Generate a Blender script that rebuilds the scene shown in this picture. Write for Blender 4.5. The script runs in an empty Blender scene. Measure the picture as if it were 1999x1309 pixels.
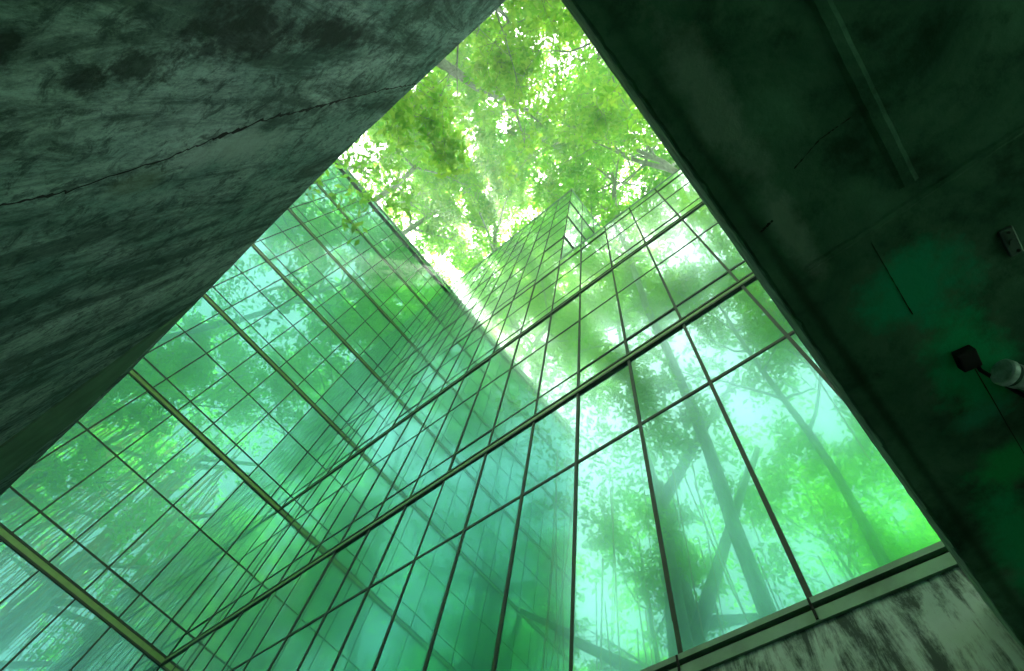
import bpy, bmesh, math, random
import numpy as np
from mathutils import Vector, Matrix
S = bpy.context.scene
C = S.collection
R = math.radians

# ------------------------------------------------------------------ camera, sky, sun, exposure
cam = bpy.data.objects.new('camera', bpy.data.cameras.new('camera')); C.objects.link(cam)
M = Matrix(((0.76444404, 0.5572436, 0.32419881),
            (0.63349892, -0.74257603, -0.21739357),
            (0.11960109, 0.37156482, -0.92067104)))
cam.matrix_world = M.to_4x4()
cam.data.sensor_width = 36; cam.data.lens = 19.56
cam.data.clip_start = 0.05; cam.data.clip_end = 2000
S.camera = cam

SUN_DIR = Vector((-0.255, 0.155, 0.95)).normalized()       # towards the sun
sun = bpy.data.objects.new('sun', bpy.data.lights.new('sun', 'SUN')); C.objects.link(sun)
sun.data.energy = 4.6; sun.data.angle = R(0.5); sun.data.color = (1, 0.96, 0.86)
sun.rotation_euler = SUN_DIR.to_track_quat('Z', 'Y').to_euler()
W = bpy.data.worlds.new('World'); S.world = W; W.use_nodes = True
wn = W.node_tree.nodes; wl = W.node_tree.links
sky = wn.new('ShaderNodeTexSky'); sky.sky_type = 'NISHITA'; sky.sun_disc = False
sky.sun_elevation = math.asin(SUN_DIR.z); sky.sun_rotation = math.atan2(SUN_DIR.x, SUN_DIR.y)
sky.dust_density = 5.0; sky.air_density = 1.0; sky.ozone_density = 1.0
hs = wn.new('ShaderNodeHueSaturation'); hs.inputs['Saturation'].default_value = 0.22; hs.inputs['Value'].default_value = 1.0
bg = wn['Background']; bg.inputs['Strength'].default_value = 0.12
wl.new(sky.outputs[0], hs.inputs['Color']); wl.new(hs.outputs[0], bg.inputs['Color'])
S.view_settings.view_transform = 'Standard'; S.view_settings.look = 'None'
S.view_settings.gamma = 1; S.view_settings.use_curve_mapping = False
S.view_settings.exposure = 2.65
S.render.engine = 'CYCLES'
S.cycles.max_bounces = 10; S.cycles.glossy_bounces = 6; S.cycles.transmission_bounces = 6
S.cycles.caustics_reflective = False

D = 2.5                    # camera to the right-hand facade
A = 4.38 * D               # camera to the left-hand facade
G = -1.5                   # ground
DN = 0.9                   # camera to the concrete wall behind
HS = 1.6                   # camera to the concrete soffit

# ------------------------------------------------------------------ helpers
def tag(o, label=None, cat=None, group=None, kind=None):
    if label: o['label'] = label
    if cat: o['category'] = cat
    if group: o['group'] = group
    if kind: o['kind'] = kind
    return o
def empty(name, loc=(0, 0, 0)):
    o = bpy.data.objects.new(name, None); C.objects.link(o); o.location = loc
    o.empty_display_size = 0.3
    return o
class MB:
    def __init__(s): s.v = []; s.f = []
    def box(s, x0, x1, y0, y1, z0, z1):
        b = len(s.v)
        s.v += [(x, y, z) for z in (z0, z1) for y in (y0, y1) for x in (x0, x1)]
        s.f += [tuple(b+i for i in q) for q in ((0,2,3,1),(4,5,7,6),(0,1,5,4),(2,6,7,3),(0,4,6,2),(1,3,7,5))]
        return s
    def quads(s, vs, fs):
        b = len(s.v); s.v += [tuple(v) for v in vs]; s.f += [tuple(b+i for i in q) for q in fs]; return s
    def tube(s, pts, rad, n=10, cap=True):
        b = len(s.v); pts = [Vector(p) for p in pts]; N = len(pts)
        if not hasattr(rad, '__len__'): rad = [rad]*N
        t0 = (pts[1]-pts[0]).normalized(); u = t0.orthogonal().normalized()
        for i, p in enumerate(pts):
            t = (pts[min(i+1, N-1)]-pts[max(i-1, 0)]).normalized()
            u = (u-t*u.dot(t)).normalized(); w = t.cross(u)
            for k in range(n):
                a = 2*math.pi*k/n
                s.v.append(tuple(p+(u*math.cos(a)+w*math.sin(a))*rad[i]))
        for i in range(N-1):
            for k in range(n):
                a = b+i*n+k; c = b+i*n+(k+1) % n
                s.f.append((a, c, c+n, a+n))
        if cap:
            s.f.append(tuple(b+k for k in range(n))[::-1]); s.f.append(tuple(b+(N-1)*n+k for k in range(n)))
        return s
    def build(s, name, mat, parent=None, smooth=False, bevel=0, origin=None):
        me = bpy.data.meshes.new(name)
        o3 = Vector(origin) if origin else Vector((0, 0, 0))
        me.from_pydata([tuple(Vector(v)-o3) for v in s.v], [], s.f); me.materials.append(mat); me.update()
        if smooth:
            for p in me.polygons: p.use_smooth = True
        o = bpy.data.objects.new(name, me); C.objects.link(o); o.location = o3
        if parent: o.parent = parent; o.location = o3-parent.location
        if bevel:
            m = o.modifiers.new('bevel', 'BEVEL'); m.width = bevel; m.segments = 2; m.limit_method = 'ANGLE'
        return o

# ------------------------------------------------------------------ materials
def newmat(name):
    m = bpy.data.materials.new(name); m.use_nodes = True
    return m, m.node_tree.nodes, m.node_tree.links
class NT:
    """tiny node wiring helper"""
    def __init__(s, name):
        s.m, s.n, s.l = newmat(name); s.p = s.n['Principled BSDF']; s.out = s.n['Material Output']
    def set(s, sock, v):
        if isinstance(v, bpy.types.NodeSocket): s.l.new(v, sock)
        else: sock.default_value = v
    def coord(s, scale=(1,1,1), loc=(0,0,0), rot=(0,0,0), src='Object'):
        t = s.n.new('ShaderNodeTexCoord'); m = s.n.new('ShaderNodeMapping')
        m.inputs['Scale'].default_value = scale; m.inputs['Location'].default_value = loc; m.inputs['Rotation'].default_value = rot
        s.l.new(t.outputs[src], m.inputs['Vector']); return m.outputs[0]
    def noise(s, vec, scale, detail=6, rough=0.6, dist=0.0):
        n = s.n.new('ShaderNodeTexNoise'); s.l.new(vec, n.inputs['Vector'])
        n.inputs['Scale'].default_value = scale; n.inputs['Detail'].default_value = detail
        n.inputs['Roughness'].default_value = rough; n.inputs['Distortion'].default_value = dist
        return n.outputs[0]
    def ramp(s, fac, stops):
        r = s.n.new('ShaderNodeValToRGB'); s.set(r.inputs[0], fac); e = r.color_ramp.elements
        while len(e) < len(stops): e.new(0.5)
        for i, (p, c) in enumerate(stops):
            e[i].position = p; e[i].color = (c, c, c, 1) if not hasattr(c, '__len__') else (*c, 1)
        return r.outputs[0]
    def mix(s, fac, a, b, mode='MIX'):
        m = s.n.new('ShaderNodeMix'); m.data_type = 'RGBA'; m.blend_type = mode
        s.set(m.inputs[0], fac)
        s.set(m.inputs[6], a if isinstance(a, bpy.types.NodeSocket) else (*a, 1))
        s.set(m.inputs[7], b if isinstance(b, bpy.types.NodeSocket) else (*b, 1))
        return m.outputs[2]
    def math(s, op, a, b=0.0, clamp=False):
        m = s.n.new('ShaderNodeMath'); m.operation = op; m.use_clamp = clamp
        s.set(m.inputs[0], a); s.set(m.inputs[1], b); return m.outputs[0]
    def bump(s, h, strength=0.3, dist=0.02):
        b = s.n.new('ShaderNodeBump'); s.l.new(h, b.inputs['Height'])
        b.inputs['Strength'].default_value = strength; b.inputs['Distance'].default_value = dist
        return b.outputs[0]
    def blob(s, centre, radii, warp=0.25, wscale=2.5, soft=0.25):
        """1 inside a ragged stain at centre, 0 outside"""
        v = s.coord()
        sub = s.n.new('ShaderNodeVectorMath'); sub.operation = 'SUBTRACT'; s.l.new(v, sub.inputs[0]); sub.inputs[1].default_value = centre
        div = s.n.new('ShaderNodeVectorMath'); div.operation = 'DIVIDE'; s.l.new(sub.outputs[0], div.inputs[0]); div.inputs[1].default_value = radii
        ln = s.n.new('ShaderNodeVectorMath'); ln.operation = 'LENGTH'; s.l.new(div.outputs[0], ln.inputs[0])
        nz = s.noise(v, wscale, 8, 0.7)
        d = s.math('ADD', ln.outputs['Value'], s.math('MULTIPLY', s.math('SUBTRACT', nz, 0.5), warp*8))
        return s.ramp(d, [(max(0, 1-soft), 1.0), (1.0, 0.0)])

def mat_plain(name, col, rough=0.5, metal=0.0, var=0.15, scale=8):
    t = NT(name)
    n = t.noise(t.coord(), scale, 5)
    c = t.mix(t.ramp(n, [(0.3, 0.0), (0.7, 1.0)]), tuple(x*(1-var) for x in col), tuple(min(1, x*(1+var)) for x in col))
    t.l.new(c, t.p.inputs['Base Color']); t.p.inputs['Roughness'].default_value = rough; t.p.inputs['Metallic'].default_value = metal
    return t.m

def mat_near():
    t = NT('stained_concrete')
    st = t.coord((1.0, 1.0, 0.24))                 # stains run down the wall
    iso = t.coord()
    n1 = t.noise(st, 4.0, 14, 0.74, 0.5)
    n2 = t.noise(t.coord((1, 1, 0.5)), 1.6, 12, 0.68, 0.8)
    n3 = t.noise(iso, 9, 12, 0.78, 0.6)
    n4 = t.noise(t.coord((1, 1, 0.5)), 38, 10, 0.85)
    base = t.mix(t.ramp(n2, [(0.35, 0.0), (0.65, 1.0)]), (0.17, 0.39, 0.31), (0.52, 0.82, 0.70))
    dark = t.ramp(n1, [(0.45, 0.0), (0.57, 1.0)])
    base = t.mix(t.math('MULTIPLY', dark, 0.78), base, (0.012, 0.055, 0.036))
    base = t.mix(t.math('MULTIPLY', t.ramp(n3, [(0.50, 0.0), (0.60, 1.0)]), 0.75), base, (0.014, 0.045, 0.032))
    base = t.mix(t.math('MULTIPLY', t.ramp(n4, [(0.46, 0.0), (0.64, 1.0)]), 0.65), base, (0.02, 0.06, 0.045))
    # mould patches near the foot of the wall
    for c, r in (((-0.96, -0.9, 1.47), (0.07, 1, 0.10)), ((-0.90, -0.9, 1.62), (0.09, 1, 0.16)), ((-0.72, -0.9, 1.95), (0.16, 1, 0.35)), ((-0.90, -0.9, 1.20), (0.10, 1, 0.06)), ((-0.62, -0.9, 2.5), (0.10, 1, 0.35))):
        base = t.mix(t.math('MULTIPLY', t.blob(c, r, 0.34, 14.0, 0.5), 0.8), base, (0.010, 0.022, 0.016))
    # pale lime bloom under the crack
    base = t.mix(t.math('MULTIPLY', t.blob((-1.33, -0.9, 2.62), (0.13, 1, 0.50), 0.30, 7.0, 0.5), 0.8), base, (0.42, 0.66, 0.55))
    base = t.mix(t.math('MULTIPLY', t.blob((-1.50, -0.9, 2.06), (0.10, 1, 0.18), 0.14, 4.0, 0.5), 0.5), base, (0.16, 0.27, 0.15))
    t.l.new(base, t.p.inputs['Base Color']); t.p.inputs['Roughness'].default_value = 0.85
    t.p.inputs['Specular IOR Level'].default_value = 0.25
    h = t.math('ADD', t.math('MULTIPLY', n1, 0.6), t.math('MULTIPLY', t.noise(iso, 45, 6, 0.7), 0.25))
    t.l.new(t.bump(h, 0.5, 0.02), t.p.inputs['Normal'])
    return t.m
def mat_soffit():
    t = NT('soffit_concrete')
    iso = t.coord(); n1 = t.noise(iso, 2.2, 10, 0.65, 0.5); n2 = t.noise(iso, 7, 9, 0.7)
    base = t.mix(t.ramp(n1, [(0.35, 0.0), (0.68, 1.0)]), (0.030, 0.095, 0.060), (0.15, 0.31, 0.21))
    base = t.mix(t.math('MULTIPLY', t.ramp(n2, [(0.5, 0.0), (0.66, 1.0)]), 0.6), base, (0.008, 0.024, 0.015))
    # pale lime patches along the edge and the joints, green bounce light off the glass painted in lower down
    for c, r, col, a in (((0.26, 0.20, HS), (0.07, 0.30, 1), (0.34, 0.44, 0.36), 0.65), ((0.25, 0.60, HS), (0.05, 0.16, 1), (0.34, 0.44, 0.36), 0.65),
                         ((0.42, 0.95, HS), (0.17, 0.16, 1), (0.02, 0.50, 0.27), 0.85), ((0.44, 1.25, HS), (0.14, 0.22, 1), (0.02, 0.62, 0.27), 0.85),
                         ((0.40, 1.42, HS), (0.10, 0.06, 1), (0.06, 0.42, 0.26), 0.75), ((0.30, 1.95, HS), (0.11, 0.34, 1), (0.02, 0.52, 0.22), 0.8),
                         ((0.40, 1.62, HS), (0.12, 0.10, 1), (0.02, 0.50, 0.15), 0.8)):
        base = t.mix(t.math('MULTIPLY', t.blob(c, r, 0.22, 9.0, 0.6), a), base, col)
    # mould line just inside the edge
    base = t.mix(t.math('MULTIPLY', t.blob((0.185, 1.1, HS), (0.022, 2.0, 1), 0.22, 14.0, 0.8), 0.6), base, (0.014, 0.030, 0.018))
    t.l.new(base, t.p.inputs['Base Color']); t.p.inputs['Roughness'].default_value = 0.9
    t.p.inputs['Specular IOR Level'].default_value = 0.2
    h = t.math('ADD', t.math('MULTIPLY', n1, 0.5), t.math('MULTIPLY', t.noise(iso, 60, 6, 0.7), 0.3))
    t.l.new(t.bump(h, 0.5, 0.015), t.p.inputs['Normal'])
    return t.m
def mat_base():
    t = NT('weathered_base_concrete')
    st = t.coord((1, 1, 0.20)); iso = t.coord()
    n1 = t.noise(st, 6.0, 14, 0.78, 0.5); n2 = t.noise(iso, 3, 8, 0.6); n3 = t.noise(st, 24, 8, 0.7)
    base = t.mix(t.ramp(n2, [(0.3, 0.0), (0.7, 1.0)]), (0.42, 0.60, 0.52), (0.66, 0.84, 0.76))
    k = t.math('ADD', t.math('MULTIPLY', n1, 0.55), t.math('ADD', t.math('MULTIPLY', n3, 0.15), t.math('MULTIPLY', t.noise(iso, 2.2, 10, 0.75), 0.30)))
    base = t.mix(t.math('MULTIPLY', t.ramp(k, [(0.45, 0.0), (0.53, 1.0)]), 0.93), base, (0.022, 0.052, 0.038))
    t.l.new(base, t.p.inputs['Base Color']); t.p.inputs['Roughness'].default_value = 0.85
    t.l.new(t.bump(k, 0.4, 0.01), t.p.inputs['Normal'])
    return t.m
def mat_glass(name, tint, body, refl, soft=(0.3, 0.8, 0.6), satin=0.8, graze=1.9, rough=0.26):
    """coated curtain-wall glass: a tinted reflection over a faint milky body"""
    t = NT(name)
    t.n.remove(t.p)
    iso = t.coord(src='Object')
    wob = t.noise(iso, 0.9, 2, 0.4)
    film = t.noise(t.coord((1, 1, 0.35)), 1.6, 6, 0.6)
    nrm = t.bump(wob, 0.10, 0.012)
    g = t.n.new('ShaderNodeBsdfGlossy'); g.inputs['Roughness'].default_value = 0.015
    g.inputs['Color'].default_value = (*tint, 1); t.l.new(nrm, g.inputs['Normal'])
    d = t.n.new('ShaderNodeBsdfDiffuse')
    dc = t.mix(t.ramp(film, [(0.35, 0.0), (0.7, 1.0)]), tuple(x*0.75 for x in body), tuple(min(1, x*1.25) for x in body))
    t.l.new(dc, d.inputs['Color'])
    lw = t.n.new('ShaderNodeFresnel'); lw.inputs['IOR'].default_value = 1.5
    # satin film under the clear face: a broad soft reflection of the sky and the trees
    g2 = t.n.new('ShaderNodeBsdfGlossy'); g2.inputs['Roughness'].default_value = rough
    g2c = t.mix(t.ramp(film, [(0.3, 0.0), (0.75, 1.0)]), tuple(x*0.82 for x in soft), soft)
    # at a grazing angle the coating loses its tint, as glass does
    gz = t.math('MULTIPLY', lw.outputs[0], graze, clamp=True)
    t.l.new(t.mix(gz, g2c, (0.80, 1.0, 0.93)), g2.inputs['Color'])
    t.l.new(t.mix(gz, tint, (0.80, 1.0, 0.93)), g.inputs['Color'])
    m0 = t.n.new('ShaderNodeMixShader'); m0.inputs[0].default_value = satin
    t.l.new(d.outputs[0], m0.inputs[1]); t.l.new(g2.outputs[0], m0.inputs[2])
    fac = t.math('ADD', t.math('MULTIPLY', lw.outputs[0], 0.45), refl, clamp=True)
    m = t.n.new('ShaderNodeMixShader'); t.l.new(fac, m.inputs[0]); t.l.new(m0.outputs[0], m.inputs[1]); t.l.new(g.outputs[0], m.inputs[2])
    t.l.new(m.outputs[0], t.out.inputs['Surface'])
    return t.m
def mat_leaf(name, c0, c1, t0, t1):
    t = NT(name); t.n.remove(t.p)
    geo = t.n.new('ShaderNodeNewGeometry')
    r = geo.outputs['Random Per Island']
    d = t.n.new('ShaderNodeBsdfDiffuse'); t.l.new(t.mix(r, c0, c1), d.inputs['Color'])
    tr = t.n.new('ShaderNodeBsdfTranslucent'); t.l.new(t.mix(r, t0, t1), tr.inputs['Color'])
    g = t.n.new('ShaderNodeBsdfGlossy'); g.inputs['Roughness'].default_value = 0.35
    m = t.n.new('ShaderNodeMixShader'); m.inputs[0].default_value = 0.68
    t.l.new(d.outputs[0], m.inputs[1]); t.l.new(tr.outputs[0], m.inputs[2])
    m2 = t.n.new('ShaderNodeMixShader'); m2.inputs[0].default_value = 0.05
    t.l.new(m.outputs[0], m2.inputs[1]); t.l.new(g.outputs[0], m2.inputs[2])
    t.l.new(m2.outputs[0], t.out.inputs['Surface'])
    return t.m
def mat_bark():
    t = NT('bark'); n = t.noise(t.coord((1, 1, 0.3)), 6, 8, 0.7)
    t.l.new(t.mix(t.ramp(n, [(0.35, 0.0), (0.65, 1.0)]), (0.16, 0.20, 0.15), (0.42, 0.48, 0.40)), t.p.inputs['Base Color'])
    t.p.inputs['Roughness'].default_value = 0.9; t.l.new(t.bump(n, 0.6, 0.03), t.p.inputs['Normal'])
    return t.m
M_near, M_soffit, M_base = mat_near(), mat_soffit(), mat_base()
M_glassL = mat_glass('green_glass', (0.12, 0.52, 0.42), (0.05, 0.46, 0.42), 0.38, (0.17, 0.70, 0.66))
M_glassR = mat_glass('pale_green_glass', (0.04, 0.42, 0.30), (0.03, 0.24, 0.20), 0.24, (0.05, 0.49, 0.40), 0.92, 3.2, 0.15)
M_glassT = mat_glass('glow_paled_glass', (0.12, 0.54, 0.42), (0.40, 0.68, 0.60), 0.12, (0.16, 0.62, 0.50), 0.86, 4.0, 0.20)  # tower copy of the glass, paled to carry the sun glow in its colour
M_frame = mat_plain('dark_green_frame', (0.006, 0.035, 0.014), 0.6)
M_band = mat_plain('olive_band_metal', (0.15, 0.33, 0.10), 0.35, 0.2)
M_sill = mat_plain('sill_flashing', (0.18, 0.34, 0.24), 0.45, 0.1, 0.25, 5)
M_core = mat_plain('facade_core', (0.03, 0.10, 0.07), 0.7)
M_roofm = mat_plain('parapet_cap', (0.30, 0.45, 0.38), 0.5)
M_leaf = [mat_leaf('leaf_bright', (0.06, 0.22, 0.015), (0.13, 0.32, 0.03), (0.30, 0.80, 0.03), (0.62, 0.95, 0.10)),
          mat_leaf('leaf_deep', (0.04, 0.17, 0.015), (0.09, 0.25, 0.02), (0.18, 0.66, 0.03), (0.42, 0.88, 0.06))]
M_bark = mat_bark()
M_root = mat_plain('aerial_root_bark', (0.55, 0.26, 0.10), 0.9)
M_banyan = mat_plain('pale_banyan_bark', (0.34, 0.36, 0.30), 0.9, 0, 0.4, 1.5)
M_black = mat_plain('black_metal', (0.006, 0.008, 0.007), 0.6)
M_pipe = mat_plain('scuffed_pale_pipe', (0.60, 0.80, 0.72), 0.45, 0.1, 0.5, 30)
M_plate = mat_plain('grey_plate_metal', (0.10, 0.15, 0.13), 0.45, 0.4, 0.3, 20)
M_edge = mat_plain('skylit_edge_concrete', (0.20, 0.40, 0.28), 0.85, 0, 0.55, 14)  # slab edge face: skylight falling on it is put into the paler colour
M_dark = mat_plain('dark_crack', (0.008, 0.014, 0.010), 0.95)
M_strip = mat_plain('pale_moss_render', (0.12, 0.27, 0.15), 0.9, 0, 0.3, 3)

# ------------------------------------------------------------------ ground
gm = NT('courtyard_paving')
gn = gm.noise(gm.coord(), 0.8, 8, 0.6)
gm.l.new(gm.mix(gn, (0.07, 0.16, 0.09), (0.15, 0.27, 0.17)), gm.p.inputs['Base Color']); gm.p.inputs['Roughness'].default_value = 0.9
o = MB().quads([(-600, -600, G), (600, -600, G), (600, 600, G), (-600, 600, G)], [(0, 1, 2, 3)]).build('ground', gm.m)
tag(o, kind='structure')

# ------------------------------------------------------------------ facades
rnd = random.Random(4)
def facade(root, plane, u0, us, zs, glass, want):
    """plane 'y' : wall at y=D facing -y, u = x ; plane 'x' : wall at x=-A facing +x, u = y.
    one window per bay and storey; those most in view become parts, the rest one part"""
    rest = MB(); nwin = 0
    cells = []
    for i in range(len(us)-1):
        for j in range(len(zs)-1):
            cells.append((want(0.5*(us[i]+us[i+1]), 0.5*(zs[j]+zs[j+1])), us[i], us[i+1], zs[j], zs[j+1]))
    cells.sort(key=lambda c: c[0])
    for k, (_, ua, ub, za, zb) in enumerate(cells):
        ua += 0.012; ub -= 0.012; za += 0.02; zb -= 0.02
        t1, t2 = rnd.gauss(0, 0.0022), rnd.gauss(0, 0.0022)
        vs = []
        for w in (0, 1):
            for (u, z) in ((ua, za), (ub, za), (ub, zb), (ua, zb)):
                off = -0.02*w - (u-0.5*(ua+ub))*t1 - (z-0.5*(za+zb))*t2 if w == 1 else 0.0
                # w==1 is the outer face
                vs.append((u, D+off, z) if plane == 'y' else (-A-off, u, z))
        fs = [(3,2,1,0), (5,6,7,4), (1,5,4,0), (2,6,5,1), (3,7,6,2), (0,4,7,3)]
        m = MB() if k < 98 else rest
        m.quads(vs, fs)
        if k < 98: m.build('window', glass, root)
    if rest.v:
        o = rest.build('window', glass, root); tag(o, kind='stuff')
def P(plane, ua, ub, o0, o1, za, zb, m):
    """a box on the facade: o0..o1 metres proud of the glass"""
    if plane == 'y': m.box(ua, ub, D-0.02-o1, D-0.02-o0, za, zb)
    else: m.box(-A+0.02+o0, -A+0.02+o1, ua, ub, za, zb)
def dress(root, plane, u_a, u_b, us, bands, transoms, ztop, zbot, mw, bw=0.048):
    for u in us:
        m = MB(); P(plane, u-mw/2, u+mw/2, -0.03, 0.010, zbot, ztop, m); m.build('mullion', M_frame, root)
    for z in bands:
        r = empty('floor_band'); r.parent = root
        m = MB(); P(plane, u_a, u_b, -0.03, 0.012, z-bw, z+bw, m); m.build('band_panel', M_band, r)
        for dz in (-bw-0.021, bw+0.021):
            m = MB(); P(plane, u_a, u_b, -0.03, 0.022, z+dz-0.019, z+dz+0.019, m); m.build('rail', M_frame, r)
    for z in transoms:
        m = MB(); P(plane, u_a, u_b, -0.03, 0.007, z-0.018, z+0.018, m); m.build('transom', M_frame, root)

H = [z*D for z in (2.43, 4.03, 5.45, 6.86, 8.30, 9.74, 11.30)]
SB = 0.294*D
# left building: its glass face looks along +x; it ends behind the camera's concrete wall
LB = tag(empty('glass_building', (-A, -3.6*D, G)), 'tall gridded green glass building filling the left side beside the stained concrete wall', 'building', 'green glass buildings round the corner')
LB.location = (0, 0, 0)
yl = [D*(1-0.15-0.2925*i) for i in range(0, 16)]
yl = sorted([D-0.02]+yl)
y_end = yl[0]
zl = [0.80*D]+H
tr = []
for a, b in zip(zl[:-1], zl[1:]): tr += [a+0.15*(b-a), a+0.57*(b-a)]
facade(LB, 'x', 0, yl, zl, M_glassL, lambda y, z: 0 if y > -2.4*D and not (z/D > -y*1.0*4.75+30) and y > -z*0.21 else 1)
dress(LB, 'x', y_end-0.02, D-0.022, yl[:-1], H[:-1], tr, H[-1], 0.80*D, 0.03)
MB().box(-A-4, -A-0.012, y_end-0.01, D+3.5, G, H[-1]-0.02).build('wall', M_core, LB)
MB().box(-A-4.02, -A+0.06, y_end-0.05, D+3.52, H[-1], H[-1]+0.10).build('parapet', M_roofm, LB)
MB().box(-A+0.0, -A+0.10, y_end, D-0.03, H[-1]-0.62, H[-1]-0.56).build('parapet_rail', M_frame, LB)
MB().box(-A-0.012, -A+0.09, y_end, D-0.03, G, 0.80*D).build('base_wall', M_base, LB)

# right building: long glass face looking along -y, its left half carrying a tower
RB = tag(empty('glass_building', (0, 0, 0)), 'pale glass building on the right, tower corner above its lower roof, concrete base', 'building', 'green glass buildings round the corner')
x_edge = -1.055*D
xr = [D*(0.394-0.294*i) for i in range(0, 17)]
xr = [x for x in xr if x > -A+0.3]
xr = sorted([-A+0.022, D*(0.394+0.294), D*(0.394+0.588)]+xr)
k_edge = min(range(len(xr)), key=lambda i: abs(xr[i]-x_edge)); xr[k_edge] = x_edge
SILL = 0.868*D
zr = [SILL, H[0], H[1], H[2]]
facade(RB, 'y', 0, xr, zr+[5.65*D][:0], M_glassR, lambda x, z: 0)
xt = [x for x in xr if x <= x_edge+1e-4]
def tower_rows():
    facade(RB, 'y', 0, xt, H[2:], M_glassT, lambda x, z: 0)
tower_rows()
dress(RB, 'y', -A+0.024, xr[-1], xr[1:], [], [], H[2]+0.45, SILL, 0.030)
trR = []
zz = [SILL]+H[:3]
for n, (a, b) in enumerate(zip(zz[:-1], zz[1:])): trR += ([a+0.615*(b-a)] if n == 0 else [a+0.135*(b-a), a+0.62*(b-a)])
dress(RB, 'y', -A+0.024, xr[-1], [], H[:2], trR, 0, 0, 0, 0.04)
dress(RB, 'y', -A+0.024, xr[-1], [], [], [H[2]-0.05, H[2]+0.03], 0, 0, 0)
dress(RB, 'y', -A+0.024, x_edge, xt[1:-1], [], [H[2]+0.5] + [z+dz for z in H[3:6] for dz in (-0.10, 0.02)] + [h+0.55*3.55 for h in H[2:6]], H[-1], H[2]+0.45, 0.03)
# podium parapet pane, cap and rail
MB().box(x_edge+0.01, xr[-1], D-0.03, D+0.25, H[2]+0.02, 5.65*D).build('parapet_panel', M_glassR, RB)
MB().box(x_edge+0.01, xr[-1]+0.05, D-0.045, D+4.0, 5.65*D, 5.65*D+0.05).build('roof', M_roofm, RB)
# cores
MB().box(-A-0.005, xr[-1], D+0.003, D+4.0, G, 5.65*D-0.01).build('wall', M_core, RB)
# tower body and its side face
TD = 2.6
MB().box(-A-0.005, x_edge-0.03, D+0.004, D+TD, 5.65*D-0.01, H[-1]).build('wall', M_core, RB)
MB().box(-A-0.005, x_edge+0.03, D-0.06, D+TD+0.03, H[-1], H[-1]+0.08).build('roof', M_roofm, RB)
side = tag(empty('side_facade'), None); side.parent = RB
for i in range(3):
    for j in range(4):
        m = MB(); y0 = D+0.0+i*TD/3; m.box(x_edge-0.03, x_edge, y0+0.01, y0+TD/3-0.01, H[2+j]+0.02+(0.5 if j == 0 else 0), H[3+j]-0.02)
        m.build('side_window', M_glassT, side)
for j in range(3, 6):
    MB().box(x_edge-0.02, x_edge+0.03, D-0.05, D+TD, H[j]-0.05, H[j]+0.05).build('rail', M_frame, side)
for i in range(0, 4):
    y0 = D+i*TD/3-0.01
    MB().box(x_edge-0.02, x_edge+0.015, y0-0.012, y0+0.012, 5.65*D, H[-1]).build('mullion', M_frame, side)
# base: flashing, dark shadow gap, second flashing, mildewed concrete
MB().box(-A+0.09, xr[-1], D-0.075, D+0.003, 2.135, SILL-0.002).build('sill', M_sill, RB)
MB().box(-A+0.09, xr[-1], D-0.045, D+0.003, 2.112, 2.133).build('shadow_gap', M_dark, RB)
MB().box(-A+0.09, xr[-1], D-0.065, D+0.003, 2.045, 2.110).build('drip_flashing', M_sill, RB)
MB().box(-A+0.09, xr[-1], D-0.050, D+0.003, G, 2.043).build('base_wall', M_base, RB)
for x in xr[1:]:
    MB().box(x-0.006, x+0.006, D-0.078, D-0.07, 2.05, SILL-0.004).build('joint', M_dark, RB)

# ------------------------------------------------------------------ concrete wall behind the camera
NW = tag(empty('concrete_wall'), 'dark stained concrete wall filling the upper left, crossed by a long crack', 'wall')
rn = random.Random(11)
top = []                                             # (x, z) along the wall head
prof = [(-9.0, 4.22), (-7.14, 4.22), (-6.0, 4.26), (-4.77, 4.35), (-4.1, 4.28), (-3.4, 4.25), (-2.5, 4.19), (-1.61, 4.17), (-0.8, 4.26), (0.02, 4.37), (3.0, 4.5), (6.0, 4.5)]
def head(x):
    for (a, za), (b, zb) in zip(prof[:-1], prof[1:]):
        if a <= x <= b:
            t = (x-a)/(b-a); return za+(zb-za)*t
n = 220; v = []; f = []
for i in range(n+1):
    x = -9+15*i/n; z = head(x)+rn.gauss(0, 0.004)
    v += [(x, -DN, G), (x, -DN, z-0.02), (x, -DN-0.02, z), (x, -DN-0.38, z), (x, -DN-0.4, G)]
for i in range(n):
    for k in range(4): a = i*5+k; f.append((a, a+5, a+6, a+1)[::-1])
f += [(0, 1, 2, 3, 4), tuple(n*5+k for k in range(5))[::-1]]
MB().quads(v, f).build('wall_face', M_near, NW)
# crack : a ragged dark line
ck = [(-1.70, 0.9), (-1.60, 1.2), (-1.5, 1.5), (-1.47, 1.72), (-1.35, 2.11), (-1.25, 2.31), (-1.13, 2.62), (-1.07, 2.92), (-0.98, 3.28), (-0.88, 3.75), (-0.82, 4.12), (-0.80, 4.22)]
pts = []
for (a, za), (b, zb) in zip(ck[:-1], ck[1:]):
    for q in range(14):
        t = q/14; pts.append((a+(b-a)*t+rn.gauss(0, 0.006), za+(zb-za)*t))
v = []; f = []
for i, (x, z) in enumerate(pts):
    w = 0.003+0.005*abs(rn.gauss(0, 1))*(1.6 if 2.3 < z < 3.2 else 0.6)
    v += [(x-w, -DN+0.002, z), (x, -DN+0.004, z), (x+w, -DN+0.002, z)]
    if i:
        a = (i-1)*3; f += [(a, a+3, a+4, a+1), (a+1, a+4, a+5, a+2)]
MB().quads(v, f).build('crack', M_dark, NW)
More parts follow.
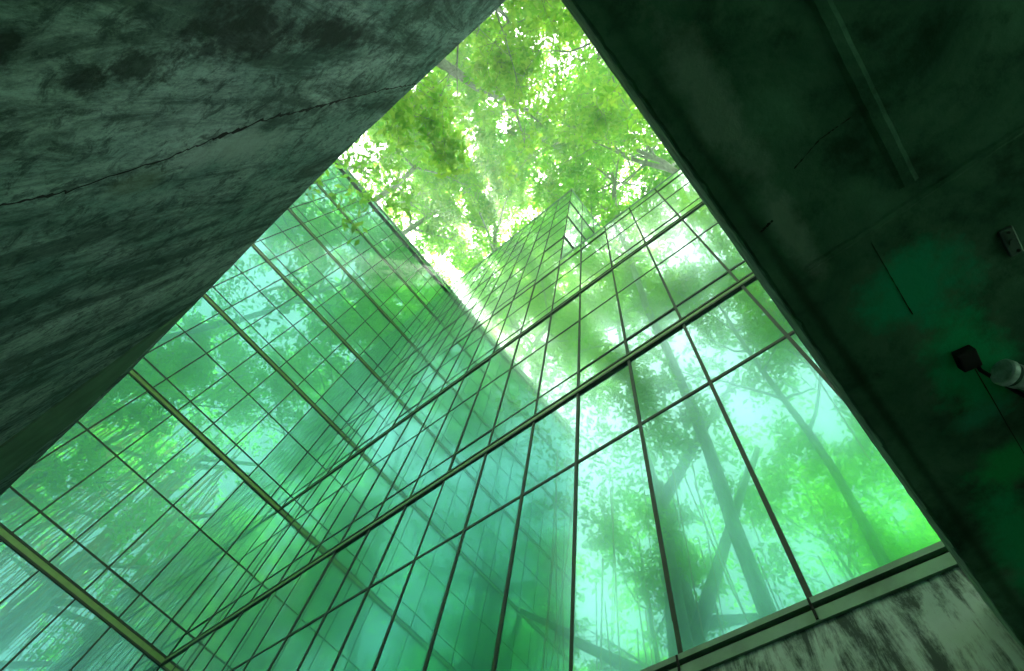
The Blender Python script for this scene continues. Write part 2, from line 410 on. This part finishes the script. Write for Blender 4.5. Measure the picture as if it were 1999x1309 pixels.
# raised paler strip of render near the head
sp = [(-9.0, 3.55), (-6.6, 3.05), (-4.69, 3.04), (-3.77, 3.87), (-3.50, 4.22), (-3.75, 4.16), (-3.93, 4.03), (-5.27, 4.12), (-6.07, 3.72), (-9.0, 3.9)]
sp = [(-7.8, 2.05), (-4.69, 3.04), (-3.77, 3.87), (-3.52, 4.18), (-3.95, 4.10), (-5.27, 4.10), (-6.07, 3.70), (-8.9, 2.6)]
v = [(x, -DN+0.015, z) for x, z in sp]+[(x, -DN, z) for x, z in sp]
N = len(sp); f = [tuple(range(N))[::-1]]+[(i, (i+1) % N, N+(i+1) % N, N+i) for i in range(N)]
MB().quads(v, f).build('render_strip', M_strip, NW)

# ------------------------------------------------------------------ soffit slab on the right
SL = tag(empty('concrete_canopy'), 'dark concrete canopy overhead on the right, seen from underneath', 'canopy')
v = []; f = []; n = 120
for i in range(n+1):
    y = -0.895+(D-0.052+0.895)*i/n
    e = 0.138+rn.gauss(0, 0.0015)+0.003*math.sin(y*3)
    v += [(e, y, HS), (e-0.006, y, HS+0.012), (0.136, y, HS+0.25), (6.0, y, HS+0.25), (6.0, y, HS)]
for i in range(n):
    for k in range(5): a = i*5+k; b = i*5+(k+1) % 5; f.append((a, b, b+5, a+5))
f += [(0, 1, 2, 3, 4)[::-1], tuple(n*5+k for k in range(5))]
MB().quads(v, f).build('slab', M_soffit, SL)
v = []; f = []
for i in range(n+1):
    y = -0.893+(D-0.054+0.893)*i/n; w = 0.0035+abs(rn.gauss(0, 0.0008))
    v += [(0.1395-w*0.2, y, HS+0.008), (0.134-w, y, HS+0.022), (0.130-w, y, HS+0.10), (0.1315-w, y, HS+0.252)]
    if i:
        for k in range(3): a = (i-1)*4+k; f.append((a, a+1, a+5, a+4))
MB().quads(v, f).build('edge_band', M_edge, SL)
s_ = HS/1.9
def strip(pp, w, mat, name, parent, z0, thick, jit=0.0):
    v = []; f = []; P2 = []
    for (a, b) in zip(pp[:-1], pp[1:]):
        for q in range(16): t = q/16; P2.append((a[0]+(b[0]-a[0])*t, a[1]+(b[1]-a[1])*t))
    P2.append(pp[-1])
    for i, (x, y) in enumerate(P2):
        a = P2[max(i-1, 0)]; b = P2[min(i+1, len(P2)-1)]
        d = Vector((b[0]-a[0], b[1]-a[1])).normalized(); nx, ny = -d.y, d.x
        ww = w*(1+rn.gauss(0, jit))/2
        x += rn.gauss(0, jit*w*0.3); y += rn.gauss(0, jit*w*0.3)
        v += [(x+nx*ww, y+ny*ww, z0), (x+nx*ww*0.5, y+ny*ww*0.5, z0-thick), (x-nx*ww*0.5, y-ny*ww*0.5, z0-thick), (x-nx*ww, y-ny*ww, z0)]
        if i:
            for k in range(3): c = (i-1)*4+k; f.append((c, c+1, c+5, c+4))
    return MB().quads(v, f).build(name, mat, parent)
strip([(0.68*s_, -0.3), (0.68*s_, 0.19*s_), (0.64*s_, 0.80*s_)], 0.05, M_soffit, 'formwork_ridge', SL, HS-0.0005, 0.006, 0.04)
strip([(0.27*s_, 0.86*s_), (0.49*s_, 0.86*s_), (0.95*s_, 0.85*s_), (3, 0.84*s_)], 0.022, M_soffit, 'formwork_ridge', SL, HS-0.0005, 0.004, 0.08)
strip([(0.47*s_, 0.9*s_), (0.46*s_, 1.2*s_)], 0.002, M_dark, 'joint', SL, HS-0.0005, 0.002, 0.4)
strip([(0.40*s_, 0.55*s_), (0.50*s_, 0.52*s_), (0.6*s_, 0.52*s_)], 0.0025, M_dark, 'joint', SL, HS-0.0005, 0.001, 0.5)
strip([(0.22*s_, 0.66*s_), (0.27*s_, 0.65*s_)], 0.005, M_dark, 'joint', SL, HS-0.0005, 0.001, 0.5)
strip([(0.53*s_, 1.5*s_), (0.50*s_, 2.9*s_)], 0.003, M_dark, 'joint', SL, HS-0.0005, 0.001, 0.3)

# ------------------------------------------------------------------ fittings under the soffit
def rotbox(cx, cy, z0, z1, lx, ly, ang, bev=0.003):
    m = MB(); ca, sa = math.cos(ang), math.sin(ang); v = []
    for z in (z0, z1):
        for sx, sy in ((-1,-1),(1,-1),(1,1),(-1,1)):
            x, y = sx*lx/2, sy*ly/2; v.append((cx+x*ca-y*sa, cy+x*sa+y*ca, z))
    m.quads(v, [(0,3,2,1),(4,5,6,7),(0,1,5,4),(1,2,6,5),(2,3,7,6),(3,0,4,7)]); return m
CP = tag(empty('cover_plate'), 'small grey metal cover plate screwed to the dark soffit at the right edge', 'cover plate')
cx, cy = 0.79*s_, 1.145*s_
rotbox(cx, cy, HS-0.012, HS-0.0005, 0.034, 0.082, 0.05).build('plate', M_plate, CP, bevel=0.004)
m = MB(); m.tube([(cx, cy, HS-0.0125), (cx, cy, HS-0.015)], 0.009, 20); m.build('knockout', M_plate, CP)
for dy in (-0.03, 0.03):
    m = MB(); m.tube([(cx+0.002, cy+dy, HS-0.0125), (cx+0.002, cy+dy, HS-0.0155)], 0.004, 12); m.build('screw', M_black, CP)
JB = tag(empty('junction_box'), 'black junction box on the soffit with a black conduit running from it', 'junction box')
bx_, by_ = 0.520*s_, 1.435*s_
rotbox(bx_, by_, HS-0.035, HS-0.0005, 0.05, 0.06, 0.1).build('box', M_black, JB, bevel=0.004)
m = MB(); m.tube([(bx_+0.01, by_+0.02, HS-0.03), (bx_+0.012, by_+0.05, HS-0.022), (0.62*s_, 1.71*s_, HS-0.012), (0.80*s_, 2.15*s_, HS-0.012)], 0.006, 10)
m.build('conduit', M_black, JB, smooth=True)
PL = tag(empty('spotlight'), 'scuffed pale cylindrical spotlight on the dark soffit next to the black conduit', 'spotlight')
a = Vector((0.575*s_, 1.515*s_, HS-0.045)); b = Vector((0.80*s_, 1.86*s_, HS-0.045)); dr = (b-a).normalized()
m = MB(); m.tube([a, a+dr*0.004, a+dr*0.02, a+dr*0.022], [0.034, 0.038, 0.038, 0.034], 36); m.build('rim', M_pipe, PL, smooth=False)
m = MB(); m.tube([a+dr*0.022, a+dr*0.028, a+dr*0.034], [0.030, 0.029, 0.033], 36); m.build('groove', M_plate, PL)
m = MB(); m.tube([a+dr*0.034, a+dr*0.05, a+dr*0.052, a+dr*0.35], [0.035, 0.035, 0.030, 0.030], 36); m.build('body', M_pipe, PL)
m = MB(); m.box(0.66*s_, 0.66*s_+0.02, 1.64*s_, 1.64*s_+0.02, HS-0.03, HS); m.build('bracket', M_black, PL)

# ------------------------------------------------------------------ trees
def leaf_mesh(name, centres, radii, per, size, seed, mat, flat=0.55):
    g = np.random.default_rng(seed)
    K = len(centres); N = K*per
    c = np.repeat(np.array(centres), per, 0); r = np.repeat(np.array(radii), per)[:, None]
    d = g.normal(size=(N, 3)); d /= np.linalg.norm(d, axis=1)[:, None]
    pos = c + d*(g.random((N, 1))**0.5)*r*np.array([1, 1, flat])
    nrm = g.normal(size=(N, 3))*0.55 + np.array([0, 0, 1]); nrm /= np.linalg.norm(nrm, axis=1)[:, None]
    ax = np.cross(nrm, g.normal(size=(N, 3))); ax /= np.linalg.norm(ax, axis=1)[:, None]
    sd = np.cross(nrm, ax)
    L = size*(0.6+0.8*g.random((N, 1))); Wd = L*(0.19+0.08*g.random((N, 1)))
    fold = nrm*L*0.06
    v = np.stack([pos, pos+ax*L*0.45+sd*Wd+fold, pos+ax*L-fold*1.5, pos+ax*L*0.45-sd*Wd+fold], 1).reshape(-1, 3)
    i = np.arange(N)*4
    tri = np.stack([i, i+1, i+2, i, i+2, i+3], 1).reshape(-1)
    me = bpy.data.meshes.new(name)
    me.vertices.add(len(v)); me.vertices.foreach_set('co', v.astype(np.float32).ravel())
    me.loops.add(len(tri)); me.loops.foreach_set('vertex_index', tri.astype(np.int32))
    F = len(tri)//3; me.polygons.add(F)
    me.polygons.foreach_set('loop_start', np.arange(0, F*3, 3, dtype=np.int32))
    me.update(calc_edges=True); me.validate(); me.materials.append(mat)
    return me
def make_tree(seed, H0, trunk_frac, crown_r, r0, per, leaf, mat, spread=1.0, trunk_mat=None, forks=7, f0=0.66):
    rg = random.Random(seed); m = MB(); tips = []
    def limb(p, d, L, r, lvl):
        n = 5 if lvl < 2 else 3; pts = [p.copy()]; rad = [r]; q = p.copy(); dd = d.copy()
        for i in range(n):
            dd = (dd+Vector((rg.gauss(0, .14), rg.gauss(0, .14), rg.gauss(0.05, .10)))).normalized()
            q = q+dd*(L/n); pts.append(q.copy()); rad.append(max(0.008, r*(1-0.75*(i+1)/n)))
        m.tube(pts, rad, 8 if lvl == 0 else (6 if lvl < 2 else 4), cap=False)
        if lvl >= 3: tips.extend([pts[-1], pts[-2]]); return
        if lvl == 2: tips.append(pts[-1])
        k = {0: 5, 1: 4, 2: 3}[lvl]
        for j in range(k):
            t = 0.35+0.65*(j+rg.random())/k
            i0 = min(n-1, int(t*n)); ft = t*n-i0; bp = pts[i0].lerp(pts[i0+1], min(1, ft))
            side = Vector((rg.gauss(0, 1), rg.gauss(0, 1), rg.gauss(0, .4))); side = (side-dd*side.dot(dd)).normalized()
            nd = (dd*0.75+side*0.85*spread).normalized()
            limb(bp, nd, L*rg.uniform(.48, .68), max(0.012, rad[i0]*0.55), lvl+1)
    # trunk with flared foot
    n = 14; pts = []; rad = []; q = Vector((0, 0, 0)); dd = Vector((0, 0, 1))
    TH = H0*trunk_frac*1.25
    for i in range(n+1):
        t = i/n; pts.append(q.copy()); rad.append(r0*(1-0.60*t)*(1+0.9*math.exp(-t*14)))
        dd = (dd*0.75+Vector((rg.gauss(0, .035), rg.gauss(0, .035), .25))).normalized(); q = q+dd*(TH/n)
    m.tube(pts, rad, 12, cap=False)
    for j in range(forks):
        t = f0+(1-f0)*(j/(forks-1)); i0 = min(n-1, int(t*n)); bp = pts[i0]
        a = j*2.4+rg.uniform(-.4, .4); up = rg.uniform(.55, 1.0)
        d = Vector((math.cos(a), math.sin(a), up)).normalized()
        limb(bp, d, crown_r*rg.uniform(.8, 1.15), rad[i0]*0.6, 0 if j % 2 else 1)
    limb(pts[-1], dd, crown_r*0.8, rad[-1]*0.9, 0)
    me = bpy.data.meshes.new('trunk'); me.from_pydata(m.v, [], m.f); me.materials.append(trunk_mat or M_bark); me.update()
    for p in me.polygons: p.use_smooth = True
    rr = [rg.uniform(.55, 1.0)*crown_r*0.13 for _ in tips]
    lm = leaf_mesh('crown', [tuple(t) for t in tips], rr, per, leaf, seed, mat)
    return me, lm, len(tips), pts
protos = []
for sd, cr, tf, mt, per in ((1, 3.9, .66, 0, 15), (2, 4.2, .64, 1, 16), (3, 3.6, .68, 0, 14), (5, 4.4, .62, 1, 14)):
    protos.append(make_tree(sd, 30, tf, cr, 0.17, per, 0.24, M_leaf[mt]))
protos.append(make_tree(8, 45, .70, 3.7, 0.25, 18, 0.24, M_leaf[0], f0=0.80))
protos.append(make_tree(13, 43, .70, 4.3, 0.24, 17, 0.24, M_leaf[1], f0=0.82))
print('tips', [p[2] for p in protos])
def tree(k, x, y, sc, rz, lean=(0, 0), label=None, group=None, name='tall_tree'):
    t = empty(name, (x, y, G)); tm, lm, _, _ = protos[k]
    a = bpy.data.objects.new('trunk', tm); b = bpy.data.objects.new('crown', lm)
    for q in (a, b): C.objects.link(q); q.parent = t
    t.scale = (sc, sc, sc); t.rotation_euler = (lean[0], lean[1], 0)
    for q in (a, b): q.rotation_euler = (0, 0, rz)
    tag(t, label, 'tree', group)
    return t
GB = 'tall trees rising over the roofs'
over = [  # proto, middle of the crown, foot of the trunk, label
 (2, (-0.2, -3.6, 19), (-1.0, -6.0), 'nearest tree with large bright leaves at the very top of the opening'),
 (0, (1.6, -2.2, 24), (2.5, -5.5), 'bright green tree hanging over the top of the dark canopy edge'),
 (4, (-5.8, -7.0, 36), (-5.5, -9.5), 'leafy tree reaching in over the stained concrete wall near the top of the opening'),
 (5, (-12.6, -4.4, 40), (-9.5, -10.5), 'tree with thin dark branches over the stained concrete wall above the left roofline'),
 (4, (-2.9, -1.7, 37), (-3.0, -8.5), 'tree whose crown hangs in the middle of the opening, clear of every roof'),
 (5, (1.5, 2.5, 37), (5.0, 8.0), 'bright crown touching the dark canopy edge halfway down the opening'),
 (1, (1.6, 5.0, 34), (0.8, 10.0), 'dense green tree above the low roof where it meets the dark canopy edge'),
 (4, (-9.2, -4.6, 39.5), (-17.6, -3.2), 'slanting tree with pale limb rising above the middle of the left roofline'),
 (5, (-7.2, 0.4, 41), (-12.6, 9.0), 'pale slender tree standing up behind the left end of the tower roof'),
 (4, (-4.1, 4.2, 39), (-5.0, 8.8), 'tree with thin pale trunk right behind the sharp tower corner'),
 (5, (-13.7, 2.9, 38), (-16.6, 3.5), 'yellow green tree above the notch where the left roofline meets the tower roof'),
 (4, (-9.8, -1.4, 41), (-17.2, 0.0), 'yellow green tree in the middle of the opening beside the brightest patch of sky'),
 (5, (-1.6, 5.6, 37), (-1.9, 9.2), 'tree with slanting grey limb coming out from behind the low roof'),
]
for i, (k, T, B, lb) in enumerate(over):
    tm, lm, _, _ = protos[k]
    co = np.empty(len(lm.vertices)*3, dtype=np.float32); lm.vertices.foreach_get('co', co); cm = Vector(co.reshape(-1, 3).mean(0).tolist())
    rz = i*2.17; cm = Matrix.Rotation(rz, 3, 'Z') @ cm
    d = Vector(T)-Vector((*B, G)); q = cm.rotation_difference(d)
    t = tree(k, B[0], B[1], d.length/cm.length, rz, label=lb, group=GB)
    t.rotation_euler = q.to_euler()
# trees around the courtyard, met mostly as reflections in the glass
rt = random.Random(21)
back = []
for x in range(-34, 14, 8):
    for y in (-11.0, -19.0):
        xx = x+rt.uniform(-2.2, 2.2)+(4 if y < -15 else 0); yy = y+rt.uniform(-1.5, 1.5)
        back.append((xx, yy, (0.72 if y > -12 else 0.95)*rt.uniform(.85, 1.15)))
for x, y, c in ((2.5, -12.5, .80), (0.5, -19, .9)):
    back.append((x, y, c))
for x, y in ((10, -7), (12, 5.5), (17, -1.5), (20, -8)):
    back.append((x, y, rt.uniform(.95, 1.25)))
for i, (x, y, sc) in enumerate(back):
    tree(i % 4, x, y, sc, rt.uniform(0, 6.28), (rt.uniform(-.04, .04), rt.uniform(-.04, .04)),
         'green tree around the courtyard that shows only as a reflection in the glass facades', 'trees reflected in the glass')
# banyan with split trunk and hanging roots, mirrored in the right-hand glass
def banyan(x, y, label, seed, r0=0.75, hh=22, nroot=46, rw=0.028, ncl=260):
    rg = random.Random(seed); t = tag(empty('banyan_tree', (x, y, G)), label, 'tree')
    m = MB()
    for j in range(7):
        a = j*0.9; pts = []; rad = []
        for i in range(12):
            s = i/11; w = r0*1.1*(1-s)**1.5+r0*0.25
            pts.append((math.cos(a+s*1.3)*w, math.sin(a+s*1.3)*w, hh*s)); rad.append(r0*(0.55-0.30*s)*rg.uniform(.85, 1.15))
        m.tube(pts, rad, 12)
    for j in range(8):
        a = rg.uniform(0, 6.28); z = hh*rg.uniform(.45, .95); L = rg.uniform(4, 7)
        m.tube([(0, 0, z), (math.cos(a)*L*.4, math.sin(a)*L*.4, z+1.2), (math.cos(a)*L, math.sin(a)*L, z+3)], [r0*.4, r0*.25, .08], 8)
    me = m.build('trunk', M_banyan, None, smooth=True); me.parent = t
    m = MB()
    for j in range(nroot):
        a = rg.uniform(0, 6.28); q = rg.uniform(.3, 5.5); z1 = hh*rg.uniform(.6, 1.05); L = rg.uniform(5, 14)
        px, py = math.cos(a)*q, math.sin(a)*q; sx, sy = rg.gauss(0, .5), rg.gauss(0, .5)
        m.tube([(px, py, z1), (px+sx*.4, py+sy*.4, z1-L*.5), (px+sx, py+sy, max(0.3, z1-L))], [rw, rw*.7, rw*.35], 4, cap=False)
    rt_ = m.build('aerial_roots', M_root, None); rt_.parent = t; tag(rt_, kind='stuff')
    tips = []
    for j in range(ncl):
        a = rg.uniform(0, 6.28); q = 7.5*math.sqrt(rg.random()); tips.append((math.cos(a)*q, math.sin(a)*q, hh*(.92+.25*rg.random())))
    lm = leaf_mesh('crown', tips, [rg.uniform(.5, 1.1) for _ in tips], 20, 0.30, seed, M_leaf[1])
    c = bpy.data.objects.new('crown', lm); C.objects.link(c); c.parent = t
banyan(-6.6, -9.0, 'thick pale banyan trunk with hanging roots, reflected in the right glass wall', 5)
banyan(6.5, -3.2-1.5, 'banyan with reddish hanging roots, reflected at the concrete wall side of the left glass', 9, 0.5, 27, 150, 0.055, 110)
banyan(9.5, 0.9, 'second banyan with reddish hanging roots, reflected near the middle of the left glass wall', 14, 0.5, 31, 150, 0.055, 110)

# ------------------------------------------------------------------ air
hz = bpy.data.materials.new('haze'); hz.use_nodes = True
hn = hz.node_tree.nodes; hn.remove(hn['Principled BSDF'])
pv = hn.new('ShaderNodeVolumePrincipled'); pv.inputs['Density'].default_value = 0.0060
pv.inputs['Color'].default_value = (0.93, 1.0, 0.95, 1); pv.inputs['Anisotropy'].default_value = 0.70
hz.node_tree.links.new(pv.outputs[0], hn['Material Output'].inputs['Volume'])
o = MB().box(-70, 70, -70, 70, G-1, 62).build('haze', hz); tag(o, kind='stuff')
